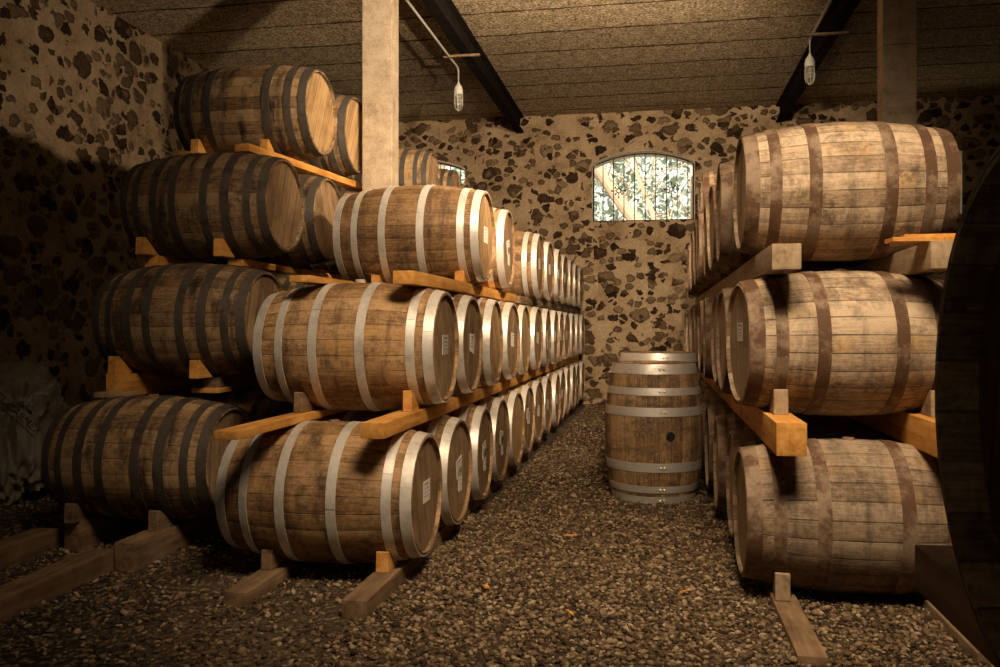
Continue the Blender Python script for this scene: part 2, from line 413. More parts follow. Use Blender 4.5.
P = {
 'silver': make_barrel('oak_barrel', M['stave_silver'], M['head_warm'], M['galv'], HOOP6),
 'silver_orange': make_barrel('oak_barrel', M['stave_silver'], M['head_orange'], M['galv'], HOOP6),
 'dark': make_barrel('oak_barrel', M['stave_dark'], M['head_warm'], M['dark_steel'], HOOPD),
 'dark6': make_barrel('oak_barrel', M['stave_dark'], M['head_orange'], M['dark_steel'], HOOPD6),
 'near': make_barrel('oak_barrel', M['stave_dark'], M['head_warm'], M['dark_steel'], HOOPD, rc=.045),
 'tan': make_barrel('oak_barrel', M['stave_grey'], M['head_tan'], M['rusty'], HOOPR),
 'upright': make_barrel('standing_barrel', M['stave_upright'], M['head_warm'], M['galv_shiny'],
      [(-.453,-.408), (-.382,-.338), (-.245,-.185), (.115,.172), (.250,.298), (.385,.450)], True),
}
bung_mesh = link('bung', bung_bm(), M['bung']); bung_low = link('bung', bung_bm(.006), M['timber_brown'])
stickers = [link('paper_sticker', sticker_bm(.12, .10, .03, .01), M['paper']), link('paper_sticker', sticker_bm(.08, .13, .05, -.05), M['paper']),
            link('paper_sticker', sticker_bm(.11, .085, -.02, .05), M['paper'])]
for st, (yy, zz, w, h) in zip(stickers, [(.03,.01,.12,.10), (.05,-.05,.08,.13), (-.02,.05,.11,.085)]):
    bm = bmesh.new()
    for k in range(4):
        z = zz + h*(.32 - .18*k); ww = w*random.uniform(.4, .75)
        add_box(bm, L/2-.0156, L/2-.0150, yy-ww/2, yy+ww/2, z-.0015, z+(.0015 if k else .006))
    mk = link('printed_lines', bm, M['print'], st)
used = {k: False for k in P}
ORD = ['front', 'second', 'third', 'fourth', 'fifth', 'sixth', 'seventh', 'eighth', 'ninth', 'tenth', 'eleventh', 'twelfth', 'thirteenth', 'fourteenth']
def place(kind, loc, yaw, roll, label, group, bung=True, sticker=None, face=1, name=None):
    if used[kind]: r = copy_tree(P[kind])
    else: r = P[kind]; used[kind] = True
    r.location = loc
    r.rotation_euler = (R(roll), 0, R(yaw) + (0 if face > 0 else PI))
    tag(r, label, 'barrel', group)
    if bung:
        b = (bung_mesh if bung == 2 else bung_low).copy(); COL.objects.link(b); b.parent = r; b.rotation_euler = (R(-roll), 0, 0) if False else (0,0,0)
    if sticker is not None:
        c = copy_tree(stickers[sticker % 3], r)
        c.rotation_euler = (R(-roll), 0, 0)
        c['label'] = 'small white paper sticker'
    return r

XL = -1.026 - L/2        # centre of the silver column
XD = -2.16 - L/2
XR = .365 + L/2
def rz(x): return rad(x)
ZB = [.375, 1.045, 1.712]
rows = [('bottom', [3.80+.66*i for i in range(14)]), ('middle', [4.16+.681*i for i in range(13)]),
        ('top', [5.21, 6.08, 7.67, 8.45, 9.22, 9.98, 10.72, 11.42, 12.12])]
stick = {('bottom',0):0, ('bottom',1):1, ('bottom',2):1, ('bottom',3):1, ('bottom',5):2, ('middle',0):0, ('middle',1):0, ('middle',6):1, ('top',0):0, ('top',1):1,('middle',8):2}
orange = {('top',0), ('middle',2), ('bottom',4), ('middle',4)}
for ri, (rn, ds) in enumerate(rows):
    for i, d in enumerate(ds):
        j = 0 if i == 0 else 1
        what = 'galvanised-hooped oak barrel'
        if i == 0:
            lab = {'bottom': 'front barrel with six galvanised hoops on the ground rails, lowest of its stack',
                   'middle': 'front barrel with six galvanised hoops at mid height of the left aisle stack',
                   'top': 'orange-headed galvanised-hooped barrel in front of the left concrete post'}[rn]
        elif i == len(ds)-1:
            lab = f'last galvanised-hooped barrel by the back wall, {rn} row of the left aisle stack'
        else: lab = f'galvanised-hooped barrel, {ORD[i]} from the front, {rn} row of the left aisle stack'
        place('silver_orange' if (rn,i) in orange else 'silver', (XL + j*random.uniform(-.012,.012), d, ZB[ri]), j*random.uniform(-1.5,1.5) , random.uniform(-14,14) if i else 0,
              lab, f'barrels in the {rn} row of the left aisle stack', 2 if i == 0 and ri == 1 else 1, stick.get((rn,i)))
ZD = [.455, 1.185, 1.87, 2.56]
drows = [('lowest', [4.12+.67*i for i in range(11)]), ('second', [4.52+.67*i for i in range(10)]),
         ('third', [4.77+.67*i for i in range(10)]), ('top', [5.33, 6.0])]
dl = {0: 'dark-hooped barrel on the ground at the far left beside the sacks', 1: 'dark-hooped barrel with white painted specks, second level of the far left stack',
      2: 'pale-shouldered barrel with eight dark hoops, third level of the far left stack', 3: 'orange-brown barrel with dark hoops on the very top of the far left stack'}
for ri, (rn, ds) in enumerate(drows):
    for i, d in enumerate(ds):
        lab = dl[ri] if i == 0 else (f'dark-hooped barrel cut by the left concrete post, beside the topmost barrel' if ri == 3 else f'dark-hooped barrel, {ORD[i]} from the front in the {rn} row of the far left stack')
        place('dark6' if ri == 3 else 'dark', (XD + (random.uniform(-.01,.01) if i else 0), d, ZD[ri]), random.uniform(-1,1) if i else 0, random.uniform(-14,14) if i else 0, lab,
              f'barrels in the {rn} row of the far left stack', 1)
for d, z, lab in ((8.2, 2.60, 'dark barrel right of the left concrete post, before the half hidden window'), (9.2, 2.60, 'dark barrel covering the half hidden window, behind nearer one'),
                  (9.95, 2.56, 'small-looking dark barrel below the right edge of the half hidden window')):
    place('dark', (XD, d, z), 0, random.uniform(-10,10), lab, 'dark barrels on top of the far left stack before the window', 1)
ZR = [.334, 1.072, 1.785]
rrows = [('bottom', [3.89+.68*i for i in range(10)]), ('middle', [4.06+.68*i for i in range(10)]), ('top', [4.28+.68*i for i in range(9)])]
for ri, (rn, ds) in enumerate(rrows):
    for i, d in enumerate(ds):
        if i == 0:
            lab = {'bottom': 'front tan barrel with rusty hoops and round bung, lowest of the right stack',
                   'middle': 'front tan barrel with rusty hoops at mid height of the right stack, its head showing',
                   'top': 'front tan barrel with rusty hoops on top of the right stack below the right post'}[rn]
        else: lab = f'tan rusty-hooped barrel, {ORD[i]} from the front in the {rn} row of the right stack'
        yaw = {('middle',0): 6.0, ('bottom',0): 1.0, ('top',0): 1.0}.get((rn,i), random.uniform(-1.5,2.0))
        xx = XR + {('middle',0): .0, ('top',0): .035, ('bottom',0): -.0}.get((rn,i), random.uniform(-.03,.02))
        place('tan', (xx, d, ZR[ri]), yaw, random.uniform(-14,14) if i else 0, lab, f'barrels in the {rn} row of the right stack', 1,
              2 if (rn,i)==('middle',0) else None, face=-1)
for i, d in enumerate((9.35, 10.03)):
    place('tan', (XR+.13, d, 2.52), 0, 5, ['brown barrel beside the arched window, raised on top of the right stack', 'far brown barrel behind the raised one at the end of the right stack'][i],
          'raised barrels at the far end of the right stack', 1, face=-1)
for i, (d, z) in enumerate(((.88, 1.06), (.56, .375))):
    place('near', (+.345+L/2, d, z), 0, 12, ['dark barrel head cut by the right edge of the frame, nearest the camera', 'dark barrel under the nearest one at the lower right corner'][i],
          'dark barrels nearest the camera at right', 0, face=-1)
for k, v in (('a', (-.01, 5.88)), ('b', (.02, 6.57))):
    r = copy_tree(P['upright']) if used['upright'] else P['upright']; used['upright'] = True
    r.location = (v[0], v[1], L/2 + (.0 if k == 'a' else .05)); r.rotation_euler = (0, R(-90), 0) if k == 'a' else (0, R(-90), 0)
    tag(r, 'dark oak barrel with shiny hoops standing upright in the aisle' if k == 'a' else 'upright shiny-hooped barrel hidden behind the front standing one, only its rim showing', 'barrel', 'barrels standing upright in the aisle')
    if k == 'a':
        bm = bmesh.new(); add_revolve(bm, [(.0001,.0),(.026,.0),(.030,.004),(.030,.012),(.0001,.012)], 20, 'z')
        h = link('bung_hole', bm, M['iron'], r); a = PI + .30
        # on the belly, facing the camera
        h.matrix_local = Matrix.Rotation(0, 4, 'X')
        ang = -PI/2-.34
        h.location = (-.012, rad(0)*math.sin(ang), rad(0)*math.cos(ang)); h.rotation_euler = (-ang, 0, 0)
        h.location -= Vector((0, math.sin(ang), math.cos(ang)))*.0095
for o in (bung_mesh, bung_low): bpy.data.objects.remove(o)
for st in stickers:
    for ch in list(st.children): bpy.data.objects.remove(ch)
    bpy.data.objects.remove(st)
for k in P:
    if not used[k]:
        for ch in list(P[k].children): bpy.data.objects.remove(ch)
        bpy.data.objects.remove(P[k])

# ------------------------------------------------------------------ rails and wedges
def rail(x, w, y0, y1, z0, z1, m, label, group, name='support_rail', rotz=0):
    bm = bmesh.new(); hl = (y1-y0)
    add_box(bm, -w/2, w/2, 0, hl, 0, z1-z0, .004, .0015, max(2, int(hl/.5)))
    o = link(name, bm, m, smooth=True, angle=30); o.location = (x, y0, z0); o.rotation_euler = (0,0,R(rotz))
    return tag(o, label, 'rail', group)
def wedge(x, d, zrail, side, m, label, group, w=.055, h=.09, name='wedge'):
    """side -1: on the camera side of the barrel at depth d"""
    bm = bmesh.new()
    pr = [(-.280,0),(-.12,0),(-.252,h),(-.276,h)]
    a = [bm.verts.new((-w/2, y*(-side) , z)) for y, z in pr]; b = [bm.verts.new((w/2, y*(-side), z)) for y, z in pr]
    for k in range(4): bm.faces.new((a[k], a[(k+1)%4], b[(k+1)%4], b[k]))
    bm.faces.new(a); bm.faces.new(b); bmesh.ops.recalc_face_normals(bm, faces=bm.faces)
    bmesh.ops.bevel(bm, geom=bm.edges[:], offset=.003, segments=1, affect='EDGES')
    o = link(name, bm, m, smooth=False); o.location = (x, d, zrail); o.rotation_euler = (0,0,R(random.uniform(-5,5)))
    return tag(o, label, 'wedge', group)
def rr(xc, x): return rad(x-xc)
GA = 'support rails of the left aisle stack'; GW = 'wedges holding the left aisle stack'
xr_, xl_ = -1.16, -1.69
# ground
for x, y0, side in ((xr_, 3.18, 'right'), (xl_, 3.24, 'left')):
    rail(x, .105, y0, 12.6, -.02, ZB[0]-rr(XL,x)-.002, M['timber_brown'], f'brown ground rail under the {side} end of the lowest left aisle barrels', GA)
    wedge(x, 3.84, ZB[0]-rr(XL,x)-.002, -1, M['timber_orange' if side == 'right' else 'timber_brown'], f'wedge on the ground rail at the {side} end of the lowest left aisle barrel', GW)
for (x, y0, side) in ((xr_, 3.40, 'right'), (xl_, 3.16, 'left')):
    z0 = ZB[0]+rr(XL,x)+.004; z1 = ZB[1]-rr(XL,x)-.002
    rail(x, .105, y0, 12.6, z0, z1, M['timber_orange'], f'orange rail under the {side} end of the middle left aisle barrels', GA)
    wedge(x, 4.16, z1, -1, M['timber_orange' if side == 'right' else 'timber_brown'], f'upright wedge on the middle rail at the {side} end, left aisle stack', GW, h=.10, w=.045)
for (x, y0, side) in ((xr_, 3.85, 'right'), (xl_, 3.88, 'left')):
    z0 = ZB[1]+rr(XL,x)+.004; z1 = ZB[2]-rr(XL,x)-.002
    rail(x, .105, y0, 6.85, z0, z1, M['timber_orange'], f'orange rail under the {side} end of the two foremost top left aisle barrels', GA)
    rail(x, .105, 7.05, 12.6, z0, z1, M['timber_brown'], f'brown rail carrying the {side} ends of the far top left aisle barrels', GA)
    wedge(x, 5.29, z1, -1, M['timber_orange'], f'wedge before the top galvanised-hooped barrel at its {side} end', GW)
    wedge(x, 6.13, z1, 1, M['timber_orange'], f'wedge behind the second top left aisle barrel at its {side} end', GW)
GD = 'support rails of the far left stack'; GDW = 'wedges holding the far left stack'
dx = (-2.45, -2.93)
names = ['lowest', 'second', 'third', 'top']
starts = [(3.62, 3.9), (4.42, 4.24), (4.70, 4.60), (4.80, 4.95)]
for lv in range(4):
    for k, x in enumerate(dx):
        side = ('right', 'left')[k]
        rz_ = rr(XD, x)
        z1 = ZD[lv]-rz_-.002; z0 = (ZD[lv-1]+rz_+.004) if lv else -.02
        m = M['timber_brown'] if lv in (0,) or (lv == 1 and k == 0) else M['timber_orange']
        if lv == 1: m = M['timber_brown'] if k == 0 else M['timber_orange']
        skew = lv == 3 and k == 0
        rail(x + (.03 if skew else 0), .10, starts[lv][k] - (.08 if skew else 0), 11.4 if lv < 3 else 6.45, z0, z1, m, f'rail under the {side} end of the {names[lv]} barrels in the far left stack', GD, rotz=-7 if skew else 0)
        if lv == 1:
            rail(x-.02, .17, starts[lv][k]+.02-.05, starts[lv][k]+.12, z0-.0, z0+.028, M['timber_orange' if k == 0 else 'timber_grey'], f'thin wood pad below the {side} rail end of the second far left barrel', 'pads under the far left rails', name='wood_pad')
        wedge(x, drows[lv][1][0], z1, -1, M['timber_orange'] if lv else M['timber_brown'], f'wedge at the {side} end of the {names[lv]} far left barrel', GDW, h=.10)
for k, x in enumerate(dx):
    z0, z1 = ZD[2]+rr(XD,x)+.004, 2.60-rr(XD,x)-.002
    rail(x, .10, 7.6, 10.4, z0, z1, M['timber_brown'], f'dark rail under the {("right","left")[k]} end of the barrels before the half hidden window', GD)
# loose rails in front of the far left stack on the ground
rail(-2.52, .14, 1.9, 3.66, -.02, .09, M['timber_brown'], 'loose dark beam on the gravel at the lower left corner', 'beams on the ground at lower left', name='ground_beam', rotz=2)
rail(-3.02, .14, 2.2, 3.95, -.02, .10, M['timber_brown'], 'loose dark beam further left, below the sacks', 'beams on the ground at lower left', name='ground_beam', rotz=3)
GR = 'support rails of the right stack'; GRW = 'wedges holding the right stack'
rx = (.525, 1.13)
rst = [(3.02, 3.15), (3.47, 3.50), (3.60, 3.62)]
rn_ = ['lowest', 'middle', 'top']
for lv in range(3):
    for k, x in enumerate(rx):
        side = ('left', 'right')[k]; rz_ = rr(XR, x) - .002
        z1 = ZR[lv]-rz_-.002; z0 = ZR[lv-1]+rz_+.004 if lv else -.06
        m = M['timber_brown'] if lv == 0 else (M['timber_orange'] if (lv == 1) else M['timber_grey'])
        rail(x, .115 if lv else .10, rst[lv][k], 10.35, z0, z1, m, f'{"thick " if lv==2 else ""}rail under the {side} end of the {rn_[lv]} right stack barrels', GR)
        if not (lv == 2):
            wedge(x + (.0 if k == 0 else .02), rrows[lv][1][0], z1, -1, M['timber_grey'], f'grey wedge at the {side} end of the {rn_[lv]} right stack barrel', GRW, h=.11, w=.06)
zt = ZR[2]-rr(XR,1.13)
for (x0, x1, y, z, h, r) in ((.93, 1.18, 3.66, zt, .018, 4), (.99, 1.20, 3.70, zt+.019, .014, -3)):
    bm = bmesh.new(); add_box(bm, x0-1.05, x1-1.05, -.03, .07, 0, h, .002)
    o = link('wood_shim', bm, M['timber_orange'], smooth=False); o.location = (1.05, y, z); o.rotation_euler = (0,0,R(r))
    tag(o, 'thin wood shim lying on the upper right rail end' + (', the upper one' if h < .016 else ', the lower one'), 'shim', 'shims on the upper right rail')
for x, lv in ((.51, 1), (1.13, 1)):
    z0 = .375+rr(XR,x)+.004
    rail(x, .115, -.6, 1.62, z0, 1.06-rr(XR,x)-.002, M['timber_brown'], f'rail under the {"left" if x<1 else "right"} end of the nearest dark barrel at right', 'rails of the nearest stack at right')
    rail(x, .10, -.6, 1.3, -.02, .375-rr(XR,x)-.002, M['timber_brown'], f'ground rail at the {"left" if x<1 else "right"} of the stack nearest the camera', 'rails of the nearest stack at right')
for k, x in enumerate((.60, 1.15)):
    z0, z1 = ZR[2]+rr(XR,x)+.006, 2.52-rr(XR+.13,x)-.002
    rail(x, .10, 8.6, 10.4, z0-.01, z1, M['timber_brown'], f'dark rail under the {("left","right")[k]} end of the raised barrels at the far right', GR)

# ------------------------------------------------------------------ room
HC, YW, XW0, XW1, YF, TH = 4.35, 12.8, -5.45, 5.5, -4.0, .45
def struct(name, bm, m):
    o = link(name, bm, m, smooth=False); o['kind'] = 'structure'; return o
bm = bmesh.new(); add_box(bm, XW0-TH, XW1+TH, YF-TH, YW+TH, -.3, 0); struct('floor', bm, M['gravel_bed'])
bm = bmesh.new(); add_box(bm, XW0-TH, XW1+TH, YF-TH, YW+TH, HC, HC+.25); struct('ceiling', bm, M['ceiling'])
bm = bmesh.new(); add_box(bm, XW0-TH, XW0, YF, YW, 0, HC); struct('wall_left', bm, M['rubble_shaded'])
bm = bmesh.new(); add_box(bm, XW1, XW1+TH, YF, YW, 0, HC); struct('wall_right', bm, M['rubble'])
bm = bmesh.new(); add_box(bm, XW0-TH, XW1+TH, YF-TH, YF, 0, HC); struct('wall_front', bm, M['rubble'])
wins = [(-4.38, -2.87), (-.93, .576), (2.67, 4.20)]
SILL, SPR, RISE = 2.727, 3.60, .17
def top_at(x, a, b):
    t = 2*(x-a)/(b-a)-1; return SPR + RISE*(1-t*t)
xs = [XW0-TH, XW1+TH]
for a, b in wins: xs += [a + (b-a)*i/12 for i in range(13)]
xs += [x for x in np.linspace(XW0, XW1, 12) if not any(a < x < b for a, b in wins)]
xs = sorted(set(round(float(x), 4) for x in xs))
bm = bmesh.new()
def quad(*p): bm.faces.new([bm.verts.new(q) for q in p])
for x0, x1 in zip(xs[:-1], xs[1:]):
    w = next(((a,b) for a,b in wins if a-1e-3 <= x0 and x1 <= b+1e-3), None)
    for y, fl in ((YW, 0), (YW+TH, 1)):
        if w is None: quad((x0,y,0),(x1,y,0),(x1,y,HC),(x0,y,HC))
        else:
            t0, t1 = top_at(x0,*w), top_at(x1,*w)
            quad((x0,y,0),(x1,y,0),(x1,y,SILL),(x0,y,SILL)); quad((x0,y,t0),(x1,y,t1),(x1,y,HC),(x0,y,HC))
    if w:
        quad((x0,YW,SILL),(x1,YW,SILL),(x1,YW+TH,SILL),(x0,YW+TH,SILL)); quad((x0,YW,t0),(x1,YW,t1),(x1,YW+TH,t1),(x0,YW+TH,t0))
for a, b in wins:
    for x in (a, b): quad((x,YW,SILL),(x,YW+TH,SILL),(x,YW+TH,SPR),(x,YW,SPR))
bmesh.ops.remove_doubles(bm, verts=bm.verts, dist=.0005); bmesh.ops.recalc_face_normals(bm, faces=bm.faces)
struct('wall_back', bm, M['rubble'])
# arched windows: plaster lining, grille bars, ornaments
for wi, (a, b) in enumerate(wins):
    bm = bmesh.new(); th = .006
    prof = [(a, SILL), (a, SPR)] + [(a+(b-a)*i/16, top_at(a+(b-a)*i/16, a, b)) for i in range(1,16)] + [(b, SPR), (b, SILL)]
    cx, cz = (a+b)/2, (SILL+SPR)/2
    ring = []
    for x, z in prof:
        dxn = th if x < cx else -th
        ring.append([bm.verts.new((x,YW+.002,z)), bm.verts.new((x,YW+TH,z)), bm.verts.new((x+dxn*(1 if abs(x-a)<1e-6 or abs(x-b)<1e-6 else 0),YW+TH,z-(th if z>SILL+.01 else 0))), bm.verts.new((x+dxn*(1 if abs(x-a)<1e-6 or abs(x-b)<1e-6 else 0),YW+.002,z-(th if z>SILL+.01 else 0)))])
    for p, q in zip(ring[:-1], ring[1:]):
        for k in range(4): bm.faces.new((p[k], p[(k+1)%4], q[(k+1)%4], q[k]))
    bm.faces.new(ring[0]); bm.faces.new(ring[-1]); bmesh.ops.recalc_face_normals(bm, faces=bm.faces)
    w = link(f'window_{wi+1}', bm, M['plaster'], smooth=False); w['kind'] = 'structure'
    YG = YW + .10
    bm = bmesh.new(); pts = [(x, YG, z-.03) for x, z in prof[1:-1]]
    add_tube(bm, [(a+.02,YG,SILL)]+[(max(a+.02,min(b-.02,x)),y,z) for x,y,z in pts]+[(b-.02,YG,SILL)], .012, 6)
    add_box(bm, a+.02, b-.02, YG-.01, YG+.01, SILL+.005, SILL+.025)
    link('grille_frame', bm, M['iron'], w, smooth=False)
    for i in range(9):
        x = a + (b-a)*(.107 + .1035*i); bm = bmesh.new()
        add_tube(bm, [(x,YG,SILL), (x,YG,top_at(x,a,b)-.02)], .0075, 6); link('grille_bar', bm, M['iron'], w)
    for f in (.262, .779):
        x = a+(b-a)*f; z = SILL + .47; bm = bmesh.new()
        for q in range(8):
            an = q*PI/4; rr_ = .10 if q % 2 == 0 else .07
            add_tube(bm, [(x+.02*math.cos(an),YG,z+.02*math.sin(an)), (x+rr_*math.cos(an),YG,z+rr_*math.sin(an))], .006, 5)
            bmesh.ops.create_uvsphere(bm, u_segments=6, v_segments=5, radius=.015, matrix=Matrix.Translation((x+rr_*math.cos(an),YG,z+rr_*math.sin(an))))
        for q in range(12):
            a0, a1 = q*PI/6, (q+1)*PI/6
            add_tube(bm, [(x+.035*math.cos(a0),YG,z+.035*math.sin(a0)), (x+.035*math.cos(a1),YG,z+.035*math.sin(a1))], .006, 5)
        link('grille_rosette', bm, M['iron'], w)
# steel beams (I sections)
def ibeam(x0, x1, label):
    bm = bmesh.new(); zb = 4.10; xm = (x0+x1)/2
    sec = [(x0,zb),(x1,zb),(x1,zb+.02),(xm+.006,zb+.03),(xm+.006,HC-.03),(x1,HC-.02),(x1,HC),(x0,HC),(x0,HC-.02),(xm-.006,HC-.03),(xm-.006,zb+.03),(x0,zb+.02)]
    A = [bm.verts.new((x,YF,z)) for x,z in sec]; B = [bm.verts.new((x,YW,z)) for x,z in sec]
    n = len(sec)
    for k in range(n): bm.faces.new((A[k],A[(k+1)%n],B[(k+1)%n],B[k]))
    bm.faces.new(A[::-1]); bm.faces.new(B); bmesh.ops.recalc_face_normals(bm, faces=bm.faces)
    tag(link('steel_beam', bm, M['black_steel'], smooth=False), label, 'beam', 'black steel ceiling beams')
ibeam(-2.077, -1.957, 'black steel ceiling beam above the left concrete post'); ibeam(1.71, 1.83, 'black steel ceiling beam above the right concrete post')
for x0, x1, y0, y1, lab in ((-2.13, -1.90, 6.02, 6.19, 'square concrete post rising behind the left barrel stacks'), (1.65, 1.885, 6.69, 6.85, 'square concrete post rising behind the right barrel stack')):
    bm = bmesh.new(); add_box(bm, x0, x1, y0, y1, 0, 4.10, .007, .0)
    tag(link('concrete_post', bm, M['concrete'], smooth=False), lab, 'post', 'concrete posts under the ceiling beams')
# hanging caged lamps with their conduits
def lamp(x, y, ztop, lab, clab):
    root = empty('caged_lamp', (x, y, ztop)); tag(root, lab, 'lamp', 'unlit caged lamps below the ceiling')
    bm = bmesh.new(); add_tube(bm, [(0,0,0),(0,0,-.16)], .008, 8); link('stem', bm, M['conduit'], root)
    bm = bmesh.new(); add_revolve(bm, [(.0001,-.15),(.014,-.15),(.02,-.17),(.042,-.20),(.052,-.24),(.052,-.285),(.046,-.29),(.0001,-.29)], 24); link('lamp_cap', bm, M['lampgrey'], root)
    bm = bmesh.new(); add_revolve(bm, [(.036,-.285),(.036,-.40),(.03,-.43),(.015,-.45),(.0001,-.452)], 20); link('glass_jar', bm, M['glass'], root)
    bm = bmesh.new(); add_revolve(bm, [(.012,-.285),(.014,-.31),(.024,-.35),(.024,-.38),(.012,-.40),(.0001,-.403)], 16); link('bulb', bm, M['lampgrey'], root)
    bm = bmesh.new()
    for k in range(8):
        an = k*PI/4; c_, s_ = math.cos(an), math.sin(an)
        add_tube(bm, [(.048*c_,.048*s_,-.285),(.05*c_,.05*s_,-.40),(.04*c_,.04*s_,-.445),(.0,.0,-.475)], .0028, 5)
    for zz in (-.32, -.36, -.40):
        add_tube(bm, [(.05*math.cos(q*PI/10), .05*math.sin(q*PI/10), zz) for q in range(21)], .0028, 5, False)
    link('wire_cage', bm, M['lampgrey'], root)
    bm = bmesh.new(); add_tube(bm, [(0,-y+YF+.02+0,0),(0,-.06,0),(0,-.02,-.012),(0,-.001,-.03)], .013, 8)
    o = link('conduit_pipe', bm, M['conduit']); o.location = (x, y, ztop+.01); tag(o, clab, 'pipe', 'conduit pipes along the ceiling beams')
lamp(-2.2, 9.46, 4.08, 'caged lamp hanging right of the left concrete post', 'grey conduit pipe beside the left beam, leading to its lamp')
lamp(1.60, 9.40, 4.17, 'caged lamp hanging in shade beside the right beam', 'conduit pipe in shade leading to the right lamp')
for x, y, z, lab in ((-2.06, 9.02, 4.0785, 'brown wooden strip across the left steel beam holding the conduit'), (1.70, 9.0, 4.0785, 'short wooden strip under the right steel beam by the lamp')):
    bm = bmesh.new(); add_box(bm, -.2, .2, -.02, .02, 0, .022, .003); o = link('wooden_strip', bm, M['timber_brown'], smooth=False)
    o.location = (x, y, z); tag(o, lab, 'strip', 'wooden strips on the beams')

# ------------------------------------------------------------------ gravel (uncountable)
rng = np.random.default_rng(3)
t = (1+5**.5)/2
iv = np.array([(-1,t,0),(1,t,0),(-1,-t,0),(1,-t,0),(0,-1,t),(0,1,t),(0,-1,-t),(0,1,-t),(t,0,-1),(t,0,1),(-t,0,-1),(-t,0,1)], float); iv /= np.linalg.norm(iv[0])
fi = np.array([(0,11,5),(0,5,1),(0,1,7),(0,7,10),(0,10,11),(1,5,9),(5,11,4),(11,10,2),(10,7,6),(7,1,8),(3,9,4),(3,4,2),(3,2,6),(3,6,8),(3,8,9),(4,9,5),(2,4,11),(6,2,10),(8,6,7),(9,8,1)])
reg = [(-1.15, 1.5, 2.2, 5.2, 3600), (-1.05, .45, 5.2, 8.2, 1900), (-3.6, -1.15, 2.6, 4.6, 1300), (-1.0, .4, 8.2, 12.6, 800), (-4.6,-3.0,4.6,6.0,350)]
P0 = []; S0 = []
for x0, x1, y0, y1, den in reg:
    n = int((x1-x0)*(y1-y0)*den); p = np.stack([rng.uniform(x0,x1,n), rng.uniform(y0,y1,n)], 1); P0.append(p)
    S0.append(rng.gamma(6, .00108, n) + .0035)
P0 = np.concatenate(P0); S0 = np.clip(np.concatenate(S0), .005, .022); n = len(P0)
q = rng.normal(size=(n,4)); q /= np.linalg.norm(q, axis=1)[:,None]
w_, x_, y_, z_ = q.T
Rm = np.stack([1-2*(y_*y_+z_*z_), 2*(x_*y_-z_*w_), 2*(x_*z_+y_*w_), 2*(x_*y_+z_*w_), 1-2*(x_*x_+z_*z_), 2*(y_*z_-x_*w_), 2*(x_*z_-y_*w_), 2*(y_*z_+x_*w_), 1-2*(x_*x_+y_*y_)], 1).reshape(n,3,3)
sc = np.stack([rng.uniform(.9,1.5,n), rng.uniform(.7,1.1,n), rng.uniform(.5,.85,n)], 1)
V = iv[None]*(1+rng.uniform(-.22,.22,(n,12,1)))*sc[:,None,:]*S0[:,None,None]
V = np.einsum('nij,nkj->nki', Rm, V); V[:,:,2] *= .7
V[:,:,:2] += P0[:,None,:]; V[:,:,2] += (S0*rng.uniform(.1,.55,n))[:,None]
F = (fi[None] + (np.arange(n)*12)[:,None,None]).reshape(-1)
me = bpy.data.meshes.new('gravel'); me.vertices.add(n*12); me.vertices.foreach_set('co', V.reshape(-1).astype(np.float32))
me.loops.add(len(F)); me.loops.foreach_set('vertex_index', F.astype(np.int32)); me.polygons.add(n*20)
me.polygons.foreach_set('loop_start', np.arange(0, len(F), 3, dtype=np.int32)); me.update(calc_edges=True); me.validate()
me.materials.append(M['gravel']); go = bpy.data.objects.new('gravel', me); COL.objects.link(go)
tag(go, 'loose brown gravel covering the cellar floor', 'gravel', kind='stuff')
# wood chips lying on the gravel
for i, (x, y, lab) in enumerate(((-.72, 3.62, 'pale wood chip on the gravel right of the front left rail'), (-.33, 3.35, 'orange wood splinter on the gravel in mid aisle'),
        (.12, 3.7, 'thin wood splinter on the gravel before the right stack'), (-.45, 4.6, 'thin splinter on the gravel in front of the standing barrel'), (.86, 2.75, 'small grey wood block on the gravel before the right stack'))):
    bm = bmesh.new(); l_ = (.017, .03, .035, .04, .03)[i]; w2 = (.012,.005,.004,.004,.02)[i]
    add_box(bm, -l_, l_, -w2, w2, 0, .008 if i < 4 else .04, .002); o = link('wood_chip', bm, M['timber_orange' if i < 4 else 'timber_grey'], smooth=False)
    o.location = (x, y, .018); o.rotation_euler = (0,0,random.uniform(0,3)); tag(o, lab, 'wood chip', 'wood chips on the gravel')

# ------------------------------------------------------------------ sacks
from mathutils import noise as mn
def sack(loc, sx, sy, sz, rotz, tilt, seed, label):
    bm = bmesh.new(); bmesh.ops.create_icosphere(bm, subdivisions=6, radius=1.0)
    for v in bm.verts:
        p = v.co.copy()
        q = Vector([math.copysign(abs(c)**.62, c) for c in p])
        q = q.normalized()*(.35*q.length + .65) if q.length else q
        n1 = mn.fractal(p*1.7+Vector((seed,0,0)), .9, 2.0, 4); rd = 1 - abs(mn.noise(p*3.3+Vector((0,seed,0))))*.34
        rd2 = 1 - abs(mn.noise(p*8+Vector((seed,3,0))))*.10
        q = q*(.97 + .14*n1)*rd*rd2
        v.co = Vector((q.x*sx, q.y*sy, max(q.z, -.8)*sz + sz*.8))
    o = link('sack', bm, M['sack'], angle=80); o.location = loc; o.rotation_euler = (R(tilt), 0, R(rotz))
    tag(o, label, 'sack', 'sacks piled by the left wall'); return o
s1 = sack((-4.24, 4.95, 0), (.38), .42, .50, 15, 0, 2.3, 'crumpled woven sack with black printed lettering beside the far left stack')
s2 = sack((-4.86, 5.72, 0), .45, .4, .52, -20, 0, 5.1, 'crumpled woven sack at the left frame edge behind the lettered one')
#s3 = sack((-3.66, 5.15, 0), .28, .35, .50, 40, 0, 8.7, 'lower woven sack squeezed between the lettered one and the barrels')
bpy.context.view_layer.update()
